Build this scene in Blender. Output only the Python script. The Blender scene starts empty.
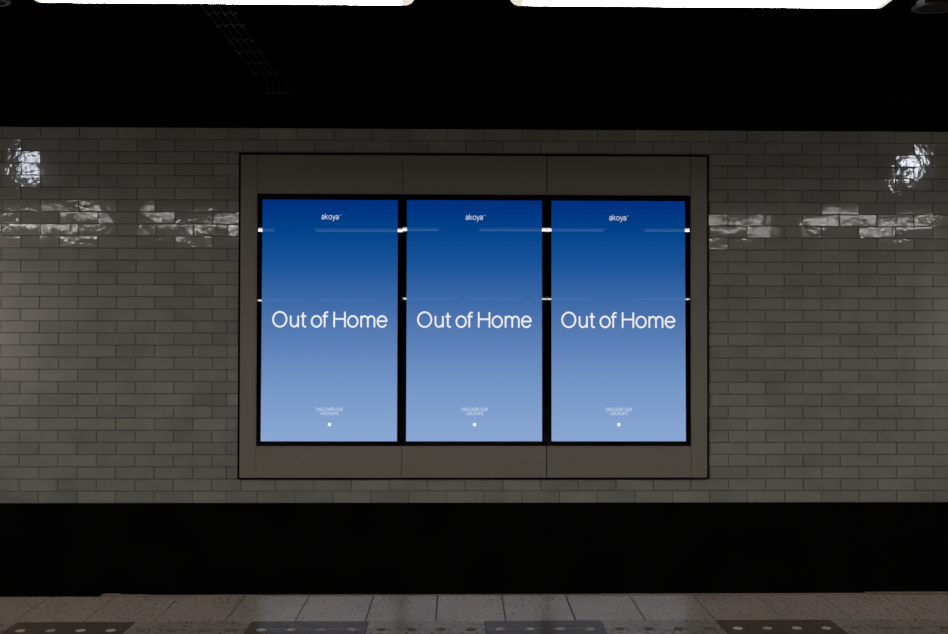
import bpy, bmesh, math, random
from math import radians, sin, cos, pi
from mathutils import Matrix, Vector
random.seed(11)
C = bpy.context.scene.collection
EYE = 1.641                       # camera height above the platform
WALL = 9.06                       # distance of the tiled wall


# ------------------------------------------------------------------ colours and materials
def s2l(c):
    return tuple((x/255/12.92 if x/255 <= .04045 else ((x/255+.055)/1.055)**2.4) for x in c)


def new_mat(name):
    m = bpy.data.materials.new(name); m.use_nodes = True
    nt = m.node_tree; nt.nodes.clear()
    out = nt.nodes.new('ShaderNodeOutputMaterial')
    return m, nt, out


def principled(name, col, rough=.5, spec=.5, metal=0, ior=1.5, noise=0, nscale=20, bump=0, bscale=40):
    m, nt, out = new_mat(name)
    b = nt.nodes.new('ShaderNodeBsdfPrincipled')
    b.inputs['Base Color'].default_value = (*col, 1)
    b.inputs['Roughness'].default_value = rough
    b.inputs['Specular IOR Level'].default_value = spec
    b.inputs['Metallic'].default_value = metal
    b.inputs['IOR'].default_value = ior
    nt.links.new(b.outputs[0], out.inputs[0])
    tc = nt.nodes.new('ShaderNodeTexCoord')
    if noise:
        n = nt.nodes.new('ShaderNodeTexNoise'); n.inputs['Scale'].default_value = nscale
        n.inputs['Detail'].default_value = 6
        nt.links.new(tc.outputs['Object'], n.inputs['Vector'])
        r = nt.nodes.new('ShaderNodeMapRange')
        r.inputs['From Min'].default_value = .3; r.inputs['From Max'].default_value = .7
        r.inputs['To Min'].default_value = 1-noise; r.inputs['To Max'].default_value = 1+noise
        nt.links.new(n.outputs['Fac'], r.inputs['Value'])
        mx = nt.nodes.new('ShaderNodeVectorMath'); mx.operation = 'SCALE'
        mx.inputs[0].default_value = col
        nt.links.new(r.outputs[0], mx.inputs['Scale'])
        nt.links.new(mx.outputs[0], b.inputs['Base Color'])
    if bump:
        n = nt.nodes.new('ShaderNodeTexNoise'); n.inputs['Scale'].default_value = bscale
        nt.links.new(tc.outputs['Object'], n.inputs['Vector'])
        bp = nt.nodes.new('ShaderNodeBump'); bp.inputs['Strength'].default_value = bump
        bp.inputs['Distance'].default_value = .01
        nt.links.new(n.outputs['Fac'], bp.inputs['Height'])
        nt.links.new(bp.outputs[0], b.inputs['Normal'])
    return m


def emission(name, col, strength):
    m, nt, out = new_mat(name)
    e = nt.nodes.new('ShaderNodeEmission')
    e.inputs[0].default_value = (*col, 1); e.inputs[1].default_value = strength
    nt.links.new(e.outputs[0], out.inputs[0])
    return m


def tile_material():
    m, nt, out = new_mat('glazed_tile')
    L = nt.links.new
    b = nt.nodes.new('ShaderNodeBsdfPrincipled')
    at = nt.nodes.new('ShaderNodeAttribute'); at.attribute_name = 'tone'
    tc = nt.nodes.new('ShaderNodeTexCoord')
    n = nt.nodes.new('ShaderNodeTexNoise'); n.inputs['Scale'].default_value = 3.5; n.inputs['Detail'].default_value = 5
    L(tc.outputs['Object'], n.inputs['Vector'])
    r = nt.nodes.new('ShaderNodeMapRange')
    r.inputs['From Min'].default_value = .3; r.inputs['From Max'].default_value = .7
    r.inputs['To Min'].default_value = .88; r.inputs['To Max'].default_value = 1.12
    L(n.outputs['Fac'], r.inputs['Value'])
    mx = nt.nodes.new('ShaderNodeVectorMath'); mx.operation = 'SCALE'
    L(at.outputs['Color'], mx.inputs[0]); L(r.outputs[0], mx.inputs['Scale'])
    L(mx.outputs[0], b.inputs['Base Color'])
    b.inputs['Roughness'].default_value = TILE_ROUGH
    b.inputs['Specular IOR Level'].default_value = .5
    # uneven glaze: a slow swell and a fine ripple
    n1 = nt.nodes.new('ShaderNodeTexNoise'); n1.inputs['Scale'].default_value = 8; n1.inputs['Detail'].default_value = 1
    n2 = nt.nodes.new('ShaderNodeTexNoise'); n2.inputs['Scale'].default_value = 28; n2.inputs['Detail'].default_value = 1
    L(tc.outputs['Object'], n1.inputs['Vector']); L(tc.outputs['Object'], n2.inputs['Vector'])
    b1 = nt.nodes.new('ShaderNodeBump'); b1.inputs['Strength'].default_value = 1; b1.inputs['Distance'].default_value = .0018
    b2 = nt.nodes.new('ShaderNodeBump'); b2.inputs['Strength'].default_value = 1; b2.inputs['Distance'].default_value = .0007
    L(n1.outputs['Fac'], b1.inputs['Height']); L(n2.outputs['Fac'], b2.inputs['Height'])
    L(b1.outputs[0], b2.inputs['Normal']); L(b2.outputs[0], b.inputs['Normal'])
    L(b.outputs[0], out.inputs[0])
    return m


def stone_material(name, base, fleck, fleck_amt=.5, gloss=.5, rough=.16, lines=False):
    """polished speckled stone; gloss scales a warm fresnel reflection"""
    m, nt, out = new_mat(name)
    L = nt.links.new
    tc = nt.nodes.new('ShaderNodeTexCoord')
    d = nt.nodes.new('ShaderNodeBsdfDiffuse'); g = nt.nodes.new('ShaderNodeBsdfGlossy')
    g.inputs['Roughness'].default_value = rough
    g.inputs['Color'].default_value = GLOSS_TINT
    n1 = nt.nodes.new('ShaderNodeTexNoise'); n1.inputs['Scale'].default_value = 42; n1.inputs['Detail'].default_value = 3
    n2 = nt.nodes.new('ShaderNodeTexNoise'); n2.inputs['Scale'].default_value = 1.7; n2.inputs['Detail'].default_value = 4
    n3 = nt.nodes.new('ShaderNodeTexNoise'); n3.inputs['Scale'].default_value = 90; n3.inputs['Detail'].default_value = 2
    for n in (n1, n2, n3): L(tc.outputs['Object'], n.inputs['Vector'])
    r1 = nt.nodes.new('ShaderNodeMapRange'); L(n1.outputs['Fac'], r1.inputs['Value'])
    r1.inputs['From Min'].default_value = .55; r1.inputs['From Max'].default_value = .64
    r1.inputs['To Min'].default_value = 0; r1.inputs['To Max'].default_value = fleck_amt
    mix = nt.nodes.new('ShaderNodeMix'); mix.data_type = 'RGBA'
    mix.inputs[6].default_value = (*base, 1); mix.inputs[7].default_value = (*fleck, 1)
    L(r1.outputs[0], mix.inputs[0])
    r2 = nt.nodes.new('ShaderNodeMapRange'); L(n2.outputs['Fac'], r2.inputs['Value'])
    r2.inputs['From Min'].default_value = .3; r2.inputs['From Max'].default_value = .7
    r2.inputs['To Min'].default_value = .85; r2.inputs['To Max'].default_value = 1.15
    r3 = nt.nodes.new('ShaderNodeMapRange'); L(n3.outputs['Fac'], r3.inputs['Value'])
    r3.inputs['From Min'].default_value = .3; r3.inputs['From Max'].default_value = .7
    r3.inputs['To Min'].default_value = .88; r3.inputs['To Max'].default_value = 1.12
    mm = nt.nodes.new('ShaderNodeMath'); mm.operation = 'MULTIPLY'; L(r2.outputs[0], mm.inputs[0]); L(r3.outputs[0], mm.inputs[1])
    sc = nt.nodes.new('ShaderNodeVectorMath'); sc.operation = 'SCALE'
    L(mix.outputs[2], sc.inputs[0]); L(mm.outputs[0], sc.inputs['Scale'])
    L(sc.outputs[0], d.inputs['Color'])
    bp = nt.nodes.new('ShaderNodeBump'); bp.inputs['Strength'].default_value = .25; bp.inputs['Distance'].default_value = .001
    L(n1.outputs['Fac'], bp.inputs['Height']); L(bp.outputs[0], d.inputs['Normal'])
    fr = nt.nodes.new('ShaderNodeFresnel'); fr.inputs['IOR'].default_value = 2.0
    k = nt.nodes.new('ShaderNodeMath'); k.operation = 'MULTIPLY'; k.inputs[1].default_value = gloss
    L(fr.outputs[0], k.inputs[0])
    ms = nt.nodes.new('ShaderNodeMixShader'); L(k.outputs[0], ms.inputs[0]); L(d.outputs[0], ms.inputs[1]); L(g.outputs[0], ms.inputs[2])
    L(ms.outputs[0], out.inputs[0])
    return m


def screen_material(z0, z1):
    m, nt, out = new_mat('lit_display_panel')
    L = nt.links.new
    tc = nt.nodes.new('ShaderNodeTexCoord'); sp = nt.nodes.new('ShaderNodeSeparateXYZ')
    L(tc.outputs['Object'], sp.inputs[0])
    r = nt.nodes.new('ShaderNodeMapRange'); L(sp.outputs['Z'], r.inputs['Value'])
    r.inputs['From Min'].default_value = z1; r.inputs['From Max'].default_value = z0
    cr = nt.nodes.new('ShaderNodeValToRGB'); L(r.outputs[0], cr.inputs[0])
    stops = SCREEN_STOPS
    el = cr.color_ramp.elements
    el[0].position = 0; el[0].color = (*s2l(stops[0][1]), 1)
    el[1].position = 1; el[1].color = (*s2l(stops[-1][1]), 1)
    for p, c in stops[1:-1]:
        e = el.new(p); e.color = (*s2l(c), 1)
    em = nt.nodes.new('ShaderNodeEmission'); L(cr.outputs[0], em.inputs[0])
    g = nt.nodes.new('ShaderNodeBsdfGlossy'); g.inputs['Roughness'].default_value = .02
    g.inputs['Color'].default_value = (SCREEN_GLOSS*.45, SCREEN_GLOSS*.8, SCREEN_GLOSS*1.3, 1)
    a = nt.nodes.new('ShaderNodeAddShader'); L(em.outputs[0], a.inputs[0]); L(g.outputs[0], a.inputs[1])
    L(a.outputs[0], out.inputs[0])
    return m


# ---- tunables
TILE_ROUGH = .07
GLOSS_TINT = (1, .57, .37, 1)
SCREEN_GLOSS = .0019
LAMP = 13.0; LAMP_DOWN = 37.0
SCREEN_STOPS = [(0, (0, 46, 127)), (.13, (0, 67, 140)), (.27, (26, 84, 154)), (.42, (60, 105, 168)),
                (.6, (92, 129, 185)), (.79, (118, 152, 200)), (1, (139, 168, 212))]

M = {}
M['tile'] = tile_material()
M['grout'] = principled('dark_grout', s2l((120, 110, 102)), .9, .1)
M['black_wall'] = principled('black_painted_wall', (.0055, .0055, .005), .95, 0.02, noise=.4, nscale=2)
M['black_ceiling'] = principled('black_ceiling_paint', (.005, .005, .0042), .95, 0.0, noise=.4, nscale=2)
M['cladding'] = principled('brown_grey_cladding', s2l((160, 153, 141)), .5, .15, noise=.04, nscale=60)
M['seam'] = principled('panel_joint_shadow', (.02, .019, .017), .9, 0)
M['black_trim'] = principled('black_trim', (.0015, .0015, .0015), .6, .1)
M['bezel'] = principled('gloss_black_bezel', (.0012, .0012, .0012), .015, .5, ior=1.6)
M['letter'] = emission('white_lit_lettering', s2l((236, 238, 242)), 1)
M['letter_dim'] = emission('pale_lit_small_print', s2l((205, 218, 238)), 1)
M['diffuser'] = emission('fluorescent_diffuser_side', (1, .985, .95), LAMP)
M['diffuser_down'] = emission('fluorescent_diffuser_base', (1, .985, .95), LAMP_DOWN)
M['end_cap'] = emission('dim_diffuser_end', (1, .95, .85), .8)
M['housing'] = principled('dark_lamp_housing', (.02, .02, .02), .5, .3)
M['steel'] = principled('dark_glossy_steel', (.10, .10, .10), .14, .6, metal=.9)
M['grille'] = principled('dark_face_disc', (.008, .008, .008), .7, .2)
M['rim'] = principled('grey_rim', (.035, .03, .028), .45, .4)
M['conduit'] = principled('dull_brown_conduit', (.035, .025, .020), .5, .3)
M['clamp'] = principled('dull_steel_clamp', (.2, .17, .14), .5, .4)
M['slab'] = stone_material('speckled_platform_slab', s2l((121, 116, 111)), s2l((60, 54, 49)), .6, 1.0, .19)
M['dark_tactile'] = stone_material('dark_tactile_stone', s2l((54, 57, 53)), s2l((44, 44, 40)), .8, .8, .16)
M['light_tactile'] = stone_material('pale_tactile_stone', s2l((109, 106, 101)), s2l((62, 57, 52)), .8, .85, .16)
M['groove'] = principled('groove_shade', s2l((24, 22, 20)), .9, .1)  # shade between the tactile bars, put into the colour
M['pale_stud'] = stone_material('pale_stud', s2l((140, 130, 120)), s2l((110, 102, 94)), .4, .4, .3)
M['dark_stud'] = stone_material('dark_stud', s2l((52, 52, 49)), s2l((40, 40, 38)), .4, .4, .3)
M['floor_bed'] = principled('dark_joint_bed', (.012, .010, .009), .9, .1)
M['nosing'] = stone_material('brown_edge_strip', s2l((100, 86, 77)), s2l((60, 50, 45)), .8, .3, .3)
M['ballast'] = principled('black_ballast', (.004, .004, .004), .95, 0, bump=1, bscale=25)


# ------------------------------------------------------------------ mesh helpers
def link(name, bm, mats, parent=None, smooth=False):
    me = bpy.data.meshes.new(name); bm.to_mesh(me); bm.free()
    if not isinstance(mats, (list, tuple)): mats = [mats]
    for m in mats: me.materials.append(m)
    if smooth:
        for p in me.polygons: p.use_smooth = True
    o = bpy.data.objects.new(name, me); C.objects.link(o)
    if parent: o.parent = parent
    return o


def box(bm, x0, x1, y0, y1, z0, z1, mi=0, bevel=0):
    r = bmesh.ops.create_cube(bm, size=1)
    for v in r['verts']:
        v.co = Vector(((x0+x1)/2 + v.co.x*(x1-x0), (y0+y1)/2 + v.co.y*(y1-y0), (z0+z1)/2 + v.co.z*(z1-z0)))
    fs = {f for v in r['verts'] for f in v.link_faces}
    for f in fs: f.material_index = mi
    if bevel:
        es = list({e for v in r['verts'] for e in v.link_edges})
        bmesh.ops.bevel(bm, geom=es, offset=bevel, segments=2, affect='EDGES', profile=.5)
    return r


def tube(bm, pts, r, n=8, cap=True):
    rings = []
    for i, p in enumerate(pts):
        p = Vector(p)
        a = Vector(pts[max(i-1, 0)]); b = Vector(pts[min(i+1, len(pts)-1)])
        t = (b-a).normalized()
        up = Vector((1, 0, 0)) if abs(t.x) < .9 else Vector((0, 1, 0))
        u = t.cross(up).normalized(); w = t.cross(u)
        rings.append([bm.verts.new(p + u*r*cos(2*pi*k/n) + w*r*sin(2*pi*k/n)) for k in range(n)])
    for a, b in zip(rings, rings[1:]):
        for k in range(n): bm.faces.new((a[k], a[(k+1) % n], b[(k+1) % n], b[k]))
    if cap:
        bm.faces.new(rings[0]); bm.faces.new(rings[-1][::-1])


def lathe(bm, prof, n=32, origin=(0, 0, 0), cap=True):
    o = Vector(origin); rings = []
    for r, z in prof:
        rings.append([bm.verts.new(o + Vector((r*cos(2*pi*k/n), r*sin(2*pi*k/n), z))) for k in range(n)])
    for a, b in zip(rings, rings[1:]):
        for k in range(n): bm.faces.new((a[k], a[(k+1) % n], b[(k+1) % n], b[k]))
    if cap:
        bm.faces.new(rings[0][::-1]); bm.faces.new(rings[-1])


def thing(name, label, cat, loc=(0, 0, 0), group=None):
    o = bpy.data.objects.new(name, None); C.objects.link(o)
    o.empty_display_size = .1; o.location = loc
    o['label'] = label; o['category'] = cat
    if group: o['group'] = group
    return o


def struct(name, bm, mats):
    o = link(name, bm, mats); o['kind'] = 'structure'; return o


def copy_tree(o, parent=None):
    c = o.copy(); C.objects.link(c)
    if parent: c.parent = parent
    for ch in list(o.children): copy_tree(ch, c)
    return c


# ------------------------------------------------------------------ the setting
XL, XR, YB = -9.0, 9.5, -14.0
CEIL = EYE + 2.285
ROW = .10936
ROWTOP = EYE + 1.8548
ROWBOT = ROWTOP - 31*ROW


def joints(odd):
    """positions of the upright joints of one course of tiles"""
    if odd:
        left = [-2.393 - .3442*k for k in range(0, 21)]; mid = [-2.0899]; x0 = -1.8157
    else:
        left = [-2.2199 - .3442*k for k in range(0, 21)]; mid = [-1.9569]; x0 = -1.6467
    right = [x0 + .3416*k for k in range(0, 34)]
    return sorted(left) + mid + right


def build_tiled_wall():
    bm = bmesh.new()
    lay = bm.loops.layers.color.new('tone')
    # grout bed with an opening for the display niche
    hx0, hx1, hz0, hz1 = -1.958, 2.244, EYE-1.290, EYE+1.598
    box(bm, XL, hx0, WALL+.007, WALL+.25, ROWBOT, ROWTOP, mi=1); box(bm, hx1, XR, WALL+.007, WALL+.25, ROWBOT, ROWTOP, mi=1)
    box(bm, hx0, hx1, WALL+.007, WALL+.25, ROWBOT, hz0, mi=1); box(bm, hx0, hx1, WALL+.007, WALL+.25, hz1, ROWTOP, mi=1)
    box(bm, hx0, hx1, WALL+.16, WALL+.25, hz0, hz1, mi=1)
    for r in range(31):
        z1 = ROWTOP - r*ROW; z0 = z1 - ROW
        js = joints(r % 2 == 0)
        for a, b in zip(js, js[1:]):
            if a < XL or b > XR: continue
            # skip what lies wholly behind the display surround
            if 2 <= r <= 28:
                if a < -1.966 < b: b = -1.966
                elif a < 2.252 < b: a = 2.252
                elif a > -1.97 and b < 2.26: continue
            if b-a < .02: continue
            g = .0018
            hw, hh = (b-a)/2-g, ROW/2-g
            cx, cz = (a+b)/2, (z0+z1)/2
            tx, tz = random.gauss(0, .006), random.gauss(.005, .0095)   # slight lie of each tile
            dy = random.uniform(-.0006, .0006)
            t = random.gauss(1, .022); w = random.gauss(0, .004)
            base = (TILE[0]*t*(1+w), TILE[1]*t, TILE[2]*t*(1-w))
            bw = .003
            outer, inner = [], []
            for sx, sz in ((-1, -1), (1, -1), (1, 1), (-1, 1)):
                outer.append(bm.verts.new((cx+sx*hw, WALL+.006, cz+sz*hh)))
                ix, iz = sx*(hw-bw), sz*(hh-bw)
                inner.append(bm.verts.new((cx+ix, WALL+dy+ix*tx+iz*tz, cz+iz)))
            fs = [bm.faces.new(inner)]
            for k in range(4): fs.append(bm.faces.new((outer[k], outer[(k+1) % 4], inner[(k+1) % 4], inner[k])))
            for f in fs:
                for lp in f.loops: lp[lay] = (*base, 1)
    struct('wall_back', bm, [M['tile'], M['grout']])


TILE = (.665, .66, .62)
build_tiled_wall()

bm = bmesh.new(); box(bm, XL, XR, WALL-.004, WALL+.25, -1.12, ROWBOT)
struct('wall_plinth', bm, M['black_wall'])
bm = bmesh.new(); box(bm, XL, XR, WALL-.015, WALL+.25, ROWTOP, CEIL)
struct('wall_upper', bm, M['black_wall'])
bm = bmesh.new(); box(bm, XL, XR, YB-.2, WALL+.25, CEIL, CEIL+.2)
struct('ceiling', bm, M['black_ceiling'])
bm = bmesh.new(); box(bm, XL, XR, YB-.2, YB, 0, CEIL)
struct('wall_front', bm, M['black_wall'])
bm = bmesh.new(); box(bm, XL, XR, 6.312, WALL+.25, -1.32, -1.12)
struct('floor_trackbed', bm, M['ballast'])

# platform: a dark bed with stone slabs laid on it, one mesh
EDGE = 6.276
STRIP0, STRIP1 = 5.090, 5.730          # the band of tactile tiles
bm = bmesh.new()
box(bm, XL, XR, YB, 6.312, -1.32, -.045, mi=1)
box(bm, XL, XR, YB, EDGE, -.045, -.006, mi=1)


def slab(x0, x1, y0, y1, g=.003):
    box(bm, x0+g, x1-g, y0+g*.6, y1-g*.6, -.006, random.uniform(-.0005, .0004), mi=0)


k0 = -22
for k in range(k0, 24):
    x = -.1277 + .4*k
    slab(x, x+.4, STRIP1, EDGE, .0036 if abs(x) > 1.3 else .0042)
ys = STRIP0
for j in range(6):
    for k in range(k0, 24):
        x = -.1277 + .4*k
        slab(x, x+.4, ys-.486, ys)
    ys -= .486
box(bm, XL, XR, YB, ys, -.006, 0, mi=0)
struct('floor', bm, [M['slab'], M['floor_bed']])

# edge strip beyond the slabs, missing at the far left, wider and broken at the right
bm = bmesh.new()
for x0, x1, y0, y1, z in ((-2.225, -2.10, EDGE-.006, 6.325, .010), (-2.13, -1.93, EDGE-.002, 6.318, .006), (-2.0, -.6, EDGE+.007, 6.314, .001), (-.6, .9, EDGE+.007, 6.310, .001),
                          (.9, 2.58, EDGE+.007, 6.316, .001), (2.58, 4.0, EDGE+.010, 6.336, .003), (4.0, XR, EDGE+.009, 6.332, .002)):
    box(bm, x0, x1, y0, y1, -.045, z, bevel=.004 if z < .005 else .014)
struct('trim_1', bm, M['nosing'])

# ------------------------------------------------------------------ tactile tiles set in the platform
TXS = [-2.490 + (2.129+2.496)/7*k for k in range(-2, 12)]


def tactile(x0, x1, dark, label, group):
    t = thing('tactile_tile', label, 'tactile tile', ((x0+x1)/2, (STRIP0+STRIP1)/2, -.006), group)
    w = (x1-x0)/2-.002; d = (STRIP1-STRIP0)/2-.002
    bm = bmesh.new()
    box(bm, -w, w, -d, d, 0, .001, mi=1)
    # flat bars running along the platform edge, dark grooves left between them
    y = d; i = 0
    widths = [.034, .030, .030, .030, .060, .030, .030]
    while y > -d+.02:
        wd = widths[i % 7]; i += 1
        y2 = max(y-wd, -d)
        box(bm, -w, w, y2+.0065, y, .001, .0062)
        y = y2
    # groove floor: same stone, its shade painted in as a dark colour
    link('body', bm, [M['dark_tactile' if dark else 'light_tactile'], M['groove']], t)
    n = 4
    for q in range(n):
        sx = -w + .081 + .1652*q
        b2 = bmesh.new()
        lathe(b2, [(.0265, .003), (.0262, .0072), (.024, .0088), (.018, .0096)], 20, (sx, 5.562-(STRIP0+STRIP1)/2, 0))
        link('stud', b2, M['pale_stud' if dark else 'dark_stud'], t)
    return t


where_dark = {2: 'dark grey tactile tile with pale studs, leftmost of the dark tiles',
              4: 'dark tactile tile with pale studs, in front of the left display',
              6: 'dark tactile tile with pale studs, in front of the gap between middle and right display',
              8: 'dark tactile tile with pale studs, rightmost of the dark tiles'}
where_light = {1: 'pale tactile tile cut off by the left edge of the view',
               3: 'pale tactile tile with dull dark studs, between the two left dark tiles',
               5: 'pale tactile tile below the middle display, between two dark tiles',
               7: 'pale tactile tile below the right display, between two dark tiles',
               9: 'pale worn tactile tile with dark studs, right of the last dark tile'}
for k in range(1, 10):
    dark = k % 2 == 0
    tactile(TXS[k], TXS[k+1], dark, (where_dark if dark else where_light)[k],
            'dark tactile tiles along the platform' if dark else 'pale tactile tiles along the platform')
# plain paving carries the band on outside the view
bm = bmesh.new()
box(bm, XL, TXS[1], STRIP0, STRIP1, -.006, 0); box(bm, TXS[10], XR, STRIP0, STRIP1, -.006, 0)
struct('floor_band', bm, M['slab'])

# ------------------------------------------------------------------ display surround on the wall
PY = 9.035                                   # front face of the cladding
S = PY/9.03


def fx(x): return x*S
def fz(z): return EYE + z*S


xs = [fx(-1.975), fx(2.261)]; zt, zb = fz(1.6152), fz(-1.309)
sur = thing('display_surround', 'large brown-grey metal surround with thin black outline framing the three blue displays', 'wall panel', ((xs[0]+xs[1])/2, WALL, zb))
off = Vector(sur.location)


def sub(name, boxes, mat, bevel=0):
    bm = bmesh.new()
    for b in boxes:
        box(bm, b[0]-off.x, b[1]-off.x, b[2]-off.y, b[3]-off.y, b[4]-off.z, b[5]-off.z, bevel=bevel)
    return link(name, bm, mat, sur)


h = .0095
sub('outline_frame', [(xs[0]-h, xs[0]+h, PY+.003, WALL+.004, zb-h*.7, zt+h), (xs[1]-h, xs[1]+h, PY+.003, WALL+.004, zb-h*.7, zt+h),
                      (xs[0]+h, xs[1]-h, PY+.003, WALL+.004, zt-h, zt+h), (xs[0]+h, xs[1]-h, PY+.003, WALL+.004, zb-h*.7, zb+h*.7)], M['black_trim'])
sub('backing_plate', [(fx(-1.955)+.02, fx(2.240)-.02, WALL+.10, WALL+.12, zb+.04, zt-.04)], M['seam'])
bx0, bx1 = fx(-1.8155), fx(2.1025); bz0, bz1 = fz(-1.0195), fz(1.2570)
s1, s2 = fx(-.510), fx(.7965)
g = .0028
sub('side_panel', [(xs[0]+h, fx(-1.818)-g, PY, WALL+.002, zb+h*.7, zt-h)], M['cladding'], .0015)
sub('side_panel', [(fx(2.1045)+g, xs[1]-h, PY, WALL+.002, zb+h*.7, zt-h)], M['cladding'], .0015)
cols = [(fx(-1.818)+g*.4, s1-g, 0), (s1+g, s2-g*1.5, 1), (s2+g*1.5, fx(2.1045)-g*.4, 2)]
for a, b, _ in cols:
    sub('top_panel', [(a, b, PY, WALL+.002, bz1, zt-h)], M['cladding'], .0015)
for a, b, _ in cols:
    sub('bottom_panel', [(a, b, PY, WALL+.002, zb+h*.7, bz0)], M['cladding'], .0015)


# ------------------------------------------------------------------ stroke lettering
def arc(cx, cy, rx, ry, a0, a1, n=14):
    return [(cx+rx*cos(radians(a0+(a1-a0)*i/n)), cy+ry*sin(radians(a0+(a1-a0)*i/n))) for i in range(n+1)]


def ribbon(bm, pts, w, conv):
    """flat stroke of width w (in drawing units) along pts, on the display face"""
    closed = (Vector(pts[0])-Vector(pts[-1])).length < 1e-5
    P = [Vector(p) for p in (pts[:-1] if closed else pts)]
    n = len(P); L, Rr = [], []
    for i in range(n):
        a = P[i-1] if (i > 0 or closed) else None
        b = P[(i+1) % n] if (i < n-1 or closed) else None
        d1 = (P[i]-a).normalized() if a is not None else None
        d2 = (b-P[i]).normalized() if b is not None else None
        if d1 is None: d1 = d2
        if d2 is None: d2 = d1
        t = (d1+d2)
        t = t.normalized() if t.length > 1e-6 else d1
        nn = Vector((-t.y, t.x)); k = 1/max(.5, nn.dot(Vector((-d1.y, d1.x))))
        L.append(P[i]+nn*w/2*k); Rr.append(P[i]-nn*w/2*k)
    vl = [bm.verts.new(conv(p)) for p in L]; vr = [bm.verts.new(conv(p)) for p in Rr]
    rng = range(n) if closed else range(n-1)
    for i in rng:
        j = (i+1) % n
        bm.faces.new((vl[i], vl[j], vr[j], vr[i]))


HEAD = [  # "Out of Home": drawing units, y downwards
    arc(120, 164, 45.5, 50.5, 0, 360, 40),
    [(193.5, 139), (193.5, 184)] + arc(217, 188, 23.5, 26, 170, 55, 10) + arc(213, 184, 31, 30, 50, 5, 6),
    [(244, 139), (244, 218)],
    [(277.5, 117), (277.5, 196)] + arc(292, 200, 14.5, 14.5, 170, 90, 6) + [(299, 213.5)], [(262, 143), (298, 143)],
    arc(368.5, 178, 32.5, 37, 0, 360, 32),
    [(424, 218), (424, 133)] + arc(440, 131, 16, 15.5, 185, 270, 7) + [(448, 116)], [(409, 143), (446, 143)],
    [(488.5, 112), (488.5, 218)], [(561.5, 112), (561.5, 218)], [(488.5, 161), (561.5, 161)],
    arc(615, 178, 32.5, 37, 0, 360, 32),
    [(671.5, 139), (671.5, 218)],
    [(671.5, 170)] + arc(694.5, 166, 22.5, 24, 185, 360, 14) + [(717, 218)],
    [(717, 170)] + arc(739.5, 166, 22.5, 24, 185, 360, 14) + [(762, 218)],
    arc(814, 178, 31, 37, 0, -330, 30), [(783, 176), (845, 176)],
]
# small letters: baseline 0, x-height 1, y upwards
LOW = {
    'a': (1.0, [[(.80, 0), (.76, .1), (.76, .68)] + arc(.43, .68, .33, .30, 0, 160, 8), arc(.40, .28, .30, .27, 20, 340, 14), [(.76, .56), (.40, .55)]]),
    'k': (1.0, [[(.1, 0), (.1, 1.38)], [(.1, .38), (.75, .98)], [(.34, .60), (.82, 0)]]),
    'o': (1.06, [arc(.5, .5, .42, .48, 0, 360, 18)]),
    'y': (.92, [[(.06, .98), (.46, .05)], [(.86, .98), (.40, -.22), (.24, -.38), (.08, -.36)]]),
}
CAPS = {
    'D': (.80, [[(.06, 0), (.06, 1), (.32, 1)] + arc(.32, .5, .40, .5, 90, -90, 12) + [(.06, 0)]]),
    'I': (.26, [[(.08, 0), (.08, 1)]]),
    'S': (.74, [arc(.34, .74, .28, .26, 20, 250, 10) + arc(.34, .26, .30, .27, 70, -160, 10)]),
    'C': (.80, [arc(.44, .5, .38, .5, 45, 315, 16)]),
    'O': (.86, [arc(.44, .5, .39, .5, 0, 360, 20)]),
    'V': (.74, [[(.02, 1), (.36, 0), (.70, 1)]]),
    'E': (.66, [[(.60, 1), (.06, 1), (.06, 0), (.60, 0)], [(.06, .52), (.55, .52)]]),
    'R': (.74, [[(.06, 0), (.06, 1), (.38, 1)] + arc(.38, .74, .24, .26, 90, -90, 8) + [(.06, .48)], [(.40, .48), (.66, 0)]]),
    'U': (.80, [[(.06, 1), (.06, .34)] + arc(.37, .34, .31, .34, 180, 360, 12) + [(.68, 1)]]),
    'M': (.92, [[(.06, 0), (.06, 1), (.44, .1), (.82, 1), (.82, 0)]]),
    'K': (.72, [[(.06, 0), (.06, 1)], [(.06, .36), (.64, 1)], [(.28, .60), (.68, 0)]]),
    'P': (.70, [[(.06, 0), (.06, 1), (.38, 1)] + arc(.38, .73, .25, .27, 90, -90, 8) + [(.06, .46)]]),
    ' ': (.34, []),
}

PXW = .008991*S


def X_(px, i): return fx(-1.777 + (px-.35-261.2)*.008991 + 1.306*i)
def Z_(py): return fz(.0503 - (py-327.2)*.00899)


def lay_text(bm, text, font, xl, xr, y0, height, w, conv):
    tot = sum(font[c][0] for c in text) - .08
    sx = (xr-xl)/tot; x = xl
    for c in text:
        adv, strokes = font[c]
        for st in strokes:
            ribbon(bm, [(x+p[0]*sx, y0-p[1]*height) for p in st], w, conv)
        x += adv*sx


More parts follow.
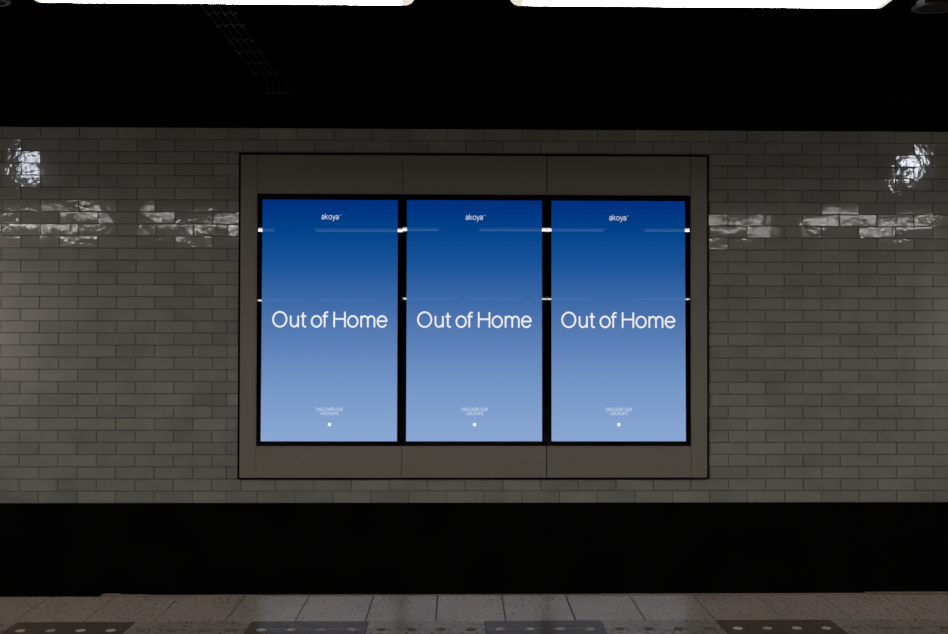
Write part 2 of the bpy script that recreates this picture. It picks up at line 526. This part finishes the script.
# ------------------------------------------------------------------ the three displays
SCR = [(-1.7768, -.5540), (-.4711, .7551), (.8410, 2.0592)]
BEZ = [(-1.8150, -.5115), (-.5085, .7950), (.7980, 2.1015)]
ZS0, ZS1 = -.9750, 1.2070
PLACE = ['left', 'middle', 'right']
TILTX = [.0165, .0150, .0150]; TILTZ = [.0010, .0012, -.0012]
yb = PY+.0035                                    # front of the bezel at its foot
zbase = bz0+.001
smat = None
for i in range(3):
    b0, b1 = fx(BEZ[i][0]), fx(BEZ[i][1]); cx = (b0+b1)/2
    d = thing('digital_display', {0: 'leftmost of the three tall lit blue displays reading Out of Home',
                                  1: 'middle one of the three tall lit blue displays reading Out of Home',
                                  2: 'rightmost of the three tall lit blue displays reading Out of Home'}[i],
              'screen', (cx, yb, zbase), 'lit blue displays in the wall surround')
    # top leans back a little, each unit by its own amount
    d.rotation_euler = (-TILTX[i], 0, TILTZ[i])
    l0, l1 = fx(SCR[i][0])-cx, fx(SCR[i][1])-cx
    z0, z1 = fz(ZS0)-zbase, fz(ZS1)-zbase
    H = bz1-zbase-.001
    bm = bmesh.new()
    bl, br = b0-cx, b1-cx
    t = .030
    box(bm, bl, l0, 0, t, 0, H); box(bm, l1, br, 0, t, 0, H)
    box(bm, l0, l1, 0, t, z1, H); box(bm, l0, l1, 0, t, 0, z0)
    link('bezel', bm, M['bezel'], d)
    if smat is None: smat = screen_material(z0, z1)
    bm = bmesh.new(); box(bm, l0, l1, .0008, t-.004, z0, z1)
    link('screen_panel', bm, smat, d)

    def conv(p, i=i, cx=cx): return Vector((X_(p[0], i)-cx, -.0004, Z_(p[1])-zbase))
    bm = bmesh.new()
    for st in HEAD:
        ribbon(bm, [(262+p[0]/6.771, 295+p[1]/6.78) for p in st], 11.9/6.771, conv)
    o = link('headline_lettering', bm, M['letter'], d); o['label'] = 'white headline reading Out of Home'
    bm = bmesh.new()
    lay_text(bm, 'akoya', LOW, 320.6, 338.3, 218.3, 4.1, .55, conv)
    ribbon(bm, [(339.4, 213.9), (340.6, 213.9)], .45, conv)
    o = link('logo_lettering', bm, M['letter_dim'], d); o['label'] = 'small white wordmark near the top'
    bm = bmesh.new()
    lay_text(bm, 'DISCOVER OUR', CAPS, 317.0, 343.3, 410.9, 3.0, .40, conv)
    lay_text(bm, 'MOCKUPS', CAPS, 321.0, 338.9, 415.0, 3.0, .40, conv)
    o = link('small_print_lettering', bm, M['letter_dim'], d); o['label'] = 'two lines of tiny white capitals'
    bm = bmesh.new()
    vs = [bm.verts.new(conv(p)) for p in ((328.4, 426.2), (331.7, 426.2), (331.7, 422.9), (328.4, 422.9))]
    bm.faces.new(vs)
    o = link('square_mark', bm, M['letter'], d); o['label'] = 'tiny white square near the bottom'


# ------------------------------------------------------------------ fluorescent battens
def make_lamp(label):
    t = thing('strip_light', label, 'lamp', (0, 0, 0), 'strip lights hung over the platform')
    hl = .888; hw = .078
    bm = bmesh.new()
    # cross section widest at the top, chamfered ends
    def ring(z, lx, wy):
        return [bm.verts.new((sx*lx, sy*wy, z)) for sx, sy in ((-1, -1), (1, -1), (1, 1), (-1, 1))]
    rs = [ring(0, hl-.038, hw-.008), ring(.010, hl-.018, hw-.002), ring(.026, hl-.005, hw), ring(.042, hl, hw)]
    bm.faces.new(rs[0][::-1])
    for a, b in zip(rs, rs[1:]):
        for k in range(4): bm.faces.new((a[k], a[(k+1) % 4], b[(k+1) % 4], b[k]))
    bm.faces.new(rs[-1])
    bm.faces.ensure_lookup_table(); bm.faces[0].material_index = 1
    link('diffuser', bm, [M['diffuser'], M['diffuser_down']], t)
    for s in (-1, 1):
        bm = bmesh.new()
        sec = [(hl-.038, hw-.008, 0), (hl-.018, hw-.002, .010), (hl-.005, hw, .026), (hl, hw, .043)]
        rr = [[bm.verts.new((s*(lx+(.0015 if q in (1, 2) else -.020)), sy*(wy+.0015), z-.0012)) for q, sy in ((0, -1), (1, -1), (2, 1), (3, 1))] for lx, wy, z in sec]
        bm.faces.new(rr[0])
        for a, b in zip(rr, rr[1:]):
            for q in range(3): bm.faces.new((a[q], a[q+1], b[q+1], b[q]))
        link('end_cover', bm, M['end_cap'], t)
    bm = bmesh.new(); box(bm, -hl-.006, hl+.006, -hw-.004, hw+.004, .042, .10, bevel=.006)
    box(bm, -hl, hl, hw+.003, hw+.008, .023, .06)  # lip added on the wall side to cut the light and thin its reflection
    link('housing', bm, M['housing'], t)
    for s in (-1, 1):
        bm = bmesh.new(); tube(bm, [(s*.6, 0, .098), (s*.6, 0, CEIL-(EYE+LZ))], .008)
        link('hanger_rod', bm, M['housing'], t)
    return t


LZ = 1.531; LY = 4.582
lamp = make_lamp('x')
labels = ['strip light outside the view, second to the left of the lit pair', 'strip light just outside the view, left of the lit pair',
          'bright white strip light cut by the top of the view, left one of the pair', 'bright white strip light cut by the top of the view, right one of the pair',
          'strip light just outside the view, right of the lit pair', 'strip light outside the view, second to the right of the lit pair']
cx0 = .014
for k in range(6):
    o = lamp if k == 0 else copy_tree(lamp)
    o.location = (cx0 + (k-2.5)*2.223, LY, EYE+LZ + (.0 if k < 3 else .0015))
    o['label'] = labels[k]
# second row far behind the camera, seen mirrored in the displays
far = [(-183.5)/33.2, -111/33.2, -26/33.2, 38/33.2, 103/33.2, 202/33.2]
flab = ['first', 'second', 'third', 'fourth', 'fifth', 'sixth']
for k, x in enumerate(far):
    o = copy_tree(lamp)
    o.location = (x, -12.0, EYE+1.66)
    o['label'] = 'strip light behind the viewer, %s from the left in the far row' % flab[k]
    o['group'] = 'strip lights in the far row behind the viewer'
    for ch in o.children:
        if ch.name.startswith('hanger_rod'): ch.scale.z = 1


# ------------------------------------------------------------------ dark cylinders between the strip lights
def make_can(label, x):
    t = thing('ceiling_canister', label, 'fixture', (x, 4.60, EYE+1.524), 'dark round canisters between the strip lights')
    bm = bmesh.new(); lathe(bm, [(.104, .0), (.107, .006), (.107, .30), (.10, .31)], 40)
    link('body', bm, M['steel'], t, smooth=False)
    bm = bmesh.new()
    lathe(bm, [(.109, .004), (.109, -.006), (.104, -.010), (.090, -.008), (.088, .001)], 40, cap=False)
    link('rim', bm, M['rim'], t)
    bm = bmesh.new(); lathe(bm, [(.089, -.004), (.089, .0)], 32)
    link('face_disc', bm, M['grille'], t)
    bm = bmesh.new(); tube(bm, [(0, 0, .30), (0, .0, CEIL-EYE-1.524)], .02)
    link('hanger_rod', bm, M['housing'], t)
    t.rotation_euler = (0, 0, 0)
    for ch in t.children:
        if not ch.name.startswith('hanger'): ch.rotation_euler = (.10, 0, 0)
    return t


make_can('dark round canister at the top right corner, right of the strip light', 2.224)
make_can('dark round canister at the top left corner, left of the strip light', -2.175)

# ------------------------------------------------------------------ conduits on the ceiling
for k in range(4):
    x = -1.787 + .058*k; xd = x+.006
    t = thing('conduit', ['leftmost', 'second from left', 'third from left', 'rightmost'][k] + ' of four thin dull conduits running over the black ceiling',
              'conduit', (x, 8.98, CEIL), 'four conduits on the ceiling')
    bm = bmesh.new()
    r = .0055
    yw = WALL-.015-.012-8.98
    pts = [(-.004, 6.2-8.98, -.010), (0, yw-.16, -.010), (.045, yw-.03, -.010), (.050, yw-.008, -.018), (.052, yw, -.04), (.052, yw, -.125)]
    tube(bm, pts, r, 8)
    link('pipe', bm, M['conduit'], t)
    for yy in (6.8, 7.13, 7.41, 7.785, 8.115, 8.445, 8.77):
        bm = bmesh.new(); y = yy-8.98
        # saddle clamp: two ears and a hump round the pipe
        pts = [(-.026, y, -.003), (-.012, y, -.005)] + [(.011*cos(a), y, -.010-.009*sin(a)) for a in [pi*q/6 for q in range(6, -1, -1)]][0:0]
        prof = [(-.026, 0), (-.013, -.006), (-.009, -.017), (0, -.023), (.009, -.017), (.013, -.006), (.026, 0)]
        va = [bm.verts.new((p[0], y-.008, p[1])) for p in prof]; vb = [bm.verts.new((p[0], y+.008, p[1])) for p in prof]
        vc = [bm.verts.new((p[0], y-.008, min(0, p[1]+.004))) for p in prof]; vd = [bm.verts.new((p[0], y+.008, min(0, p[1]+.004))) for p in prof]
        for q in range(6):
            bm.faces.new((va[q], va[q+1], vb[q+1], vb[q])); bm.faces.new((vc[q], vd[q], vd[q+1], vc[q+1]))
            bm.faces.new((va[q], vc[q], vc[q+1], va[q+1])); bm.faces.new((vb[q], vb[q+1], vd[q+1], vd[q]))
        link('clamp', bm, M['clamp'], t)
    bm = bmesh.new(); box(bm, .032, .072, yw-.006, yw+.011, -.120, -.113, bevel=.002)
    link('clamp', bm, M['clamp'], t)


# ------------------------------------------------------------------ lights out of view
def point(name, loc, power, col, radius):
    l = bpy.data.lights.new(name, 'POINT'); l.energy = power; l.color = col; l.shadow_soft_size = radius
    o = bpy.data.objects.new(name, l); C.objects.link(o); o.location = loc
    return o


point('platform_spotlight', (-5.42, 5.5, EYE+2.10), 12, (.82, .88, 1), .125)
point('platform_spotlight', (5.74, 5.5, EYE+2.12), 16, (.88, .90, 1), .125)
point('added_side_glow', (-4.75, 8.6, EYE+.10), 11, (1, .90, .87), .15)  # added to make the glow at the left wall edge, no fixture there
point('added_side_glow', (5.2, 8.6, EYE-.05), 6, (1, .93, .88), .15)  # same added glow, weaker, for the right edge

w = bpy.data.worlds.new('tunnel_dark'); bpy.context.scene.world = w; w.use_nodes = True
w.node_tree.nodes['Background'].inputs[0].default_value = (0, 0, 0, 1)

# ------------------------------------------------------------------ camera
cam = bpy.data.cameras.new('camera'); co = bpy.data.objects.new('camera', cam); C.objects.link(co)
F = 1000.0
cam.sensor_fit = 'HORIZONTAL'; cam.sensor_width = 36; cam.lens = 36*F/948
yaw, pit, rol, pcx, pcy = -.0174, .01354, -.0018, 476.08, 319.61
cam.shift_x = -(pcx-474)/948; cam.shift_y = (pcy-317)/948
cam.clip_start = .05; cam.clip_end = 100
R = Matrix.Rotation(yaw, 4, 'Z') @ Matrix.Rotation(pit, 4, 'X') @ Matrix.Rotation(rol, 4, 'Y') @ Matrix.Rotation(radians(90), 4, 'X')
co.matrix_world = Matrix.Translation((0, 0, EYE)) @ R
sc = bpy.context.scene
sc.camera = co
sc.view_settings.view_transform = 'Standard'
sc.view_settings.look = 'None'
sc.view_settings.exposure = 0
sc.cycles.use_denoising = True
sc.cycles.max_bounces = 6
sc.cycles.sample_clamp_indirect = 4
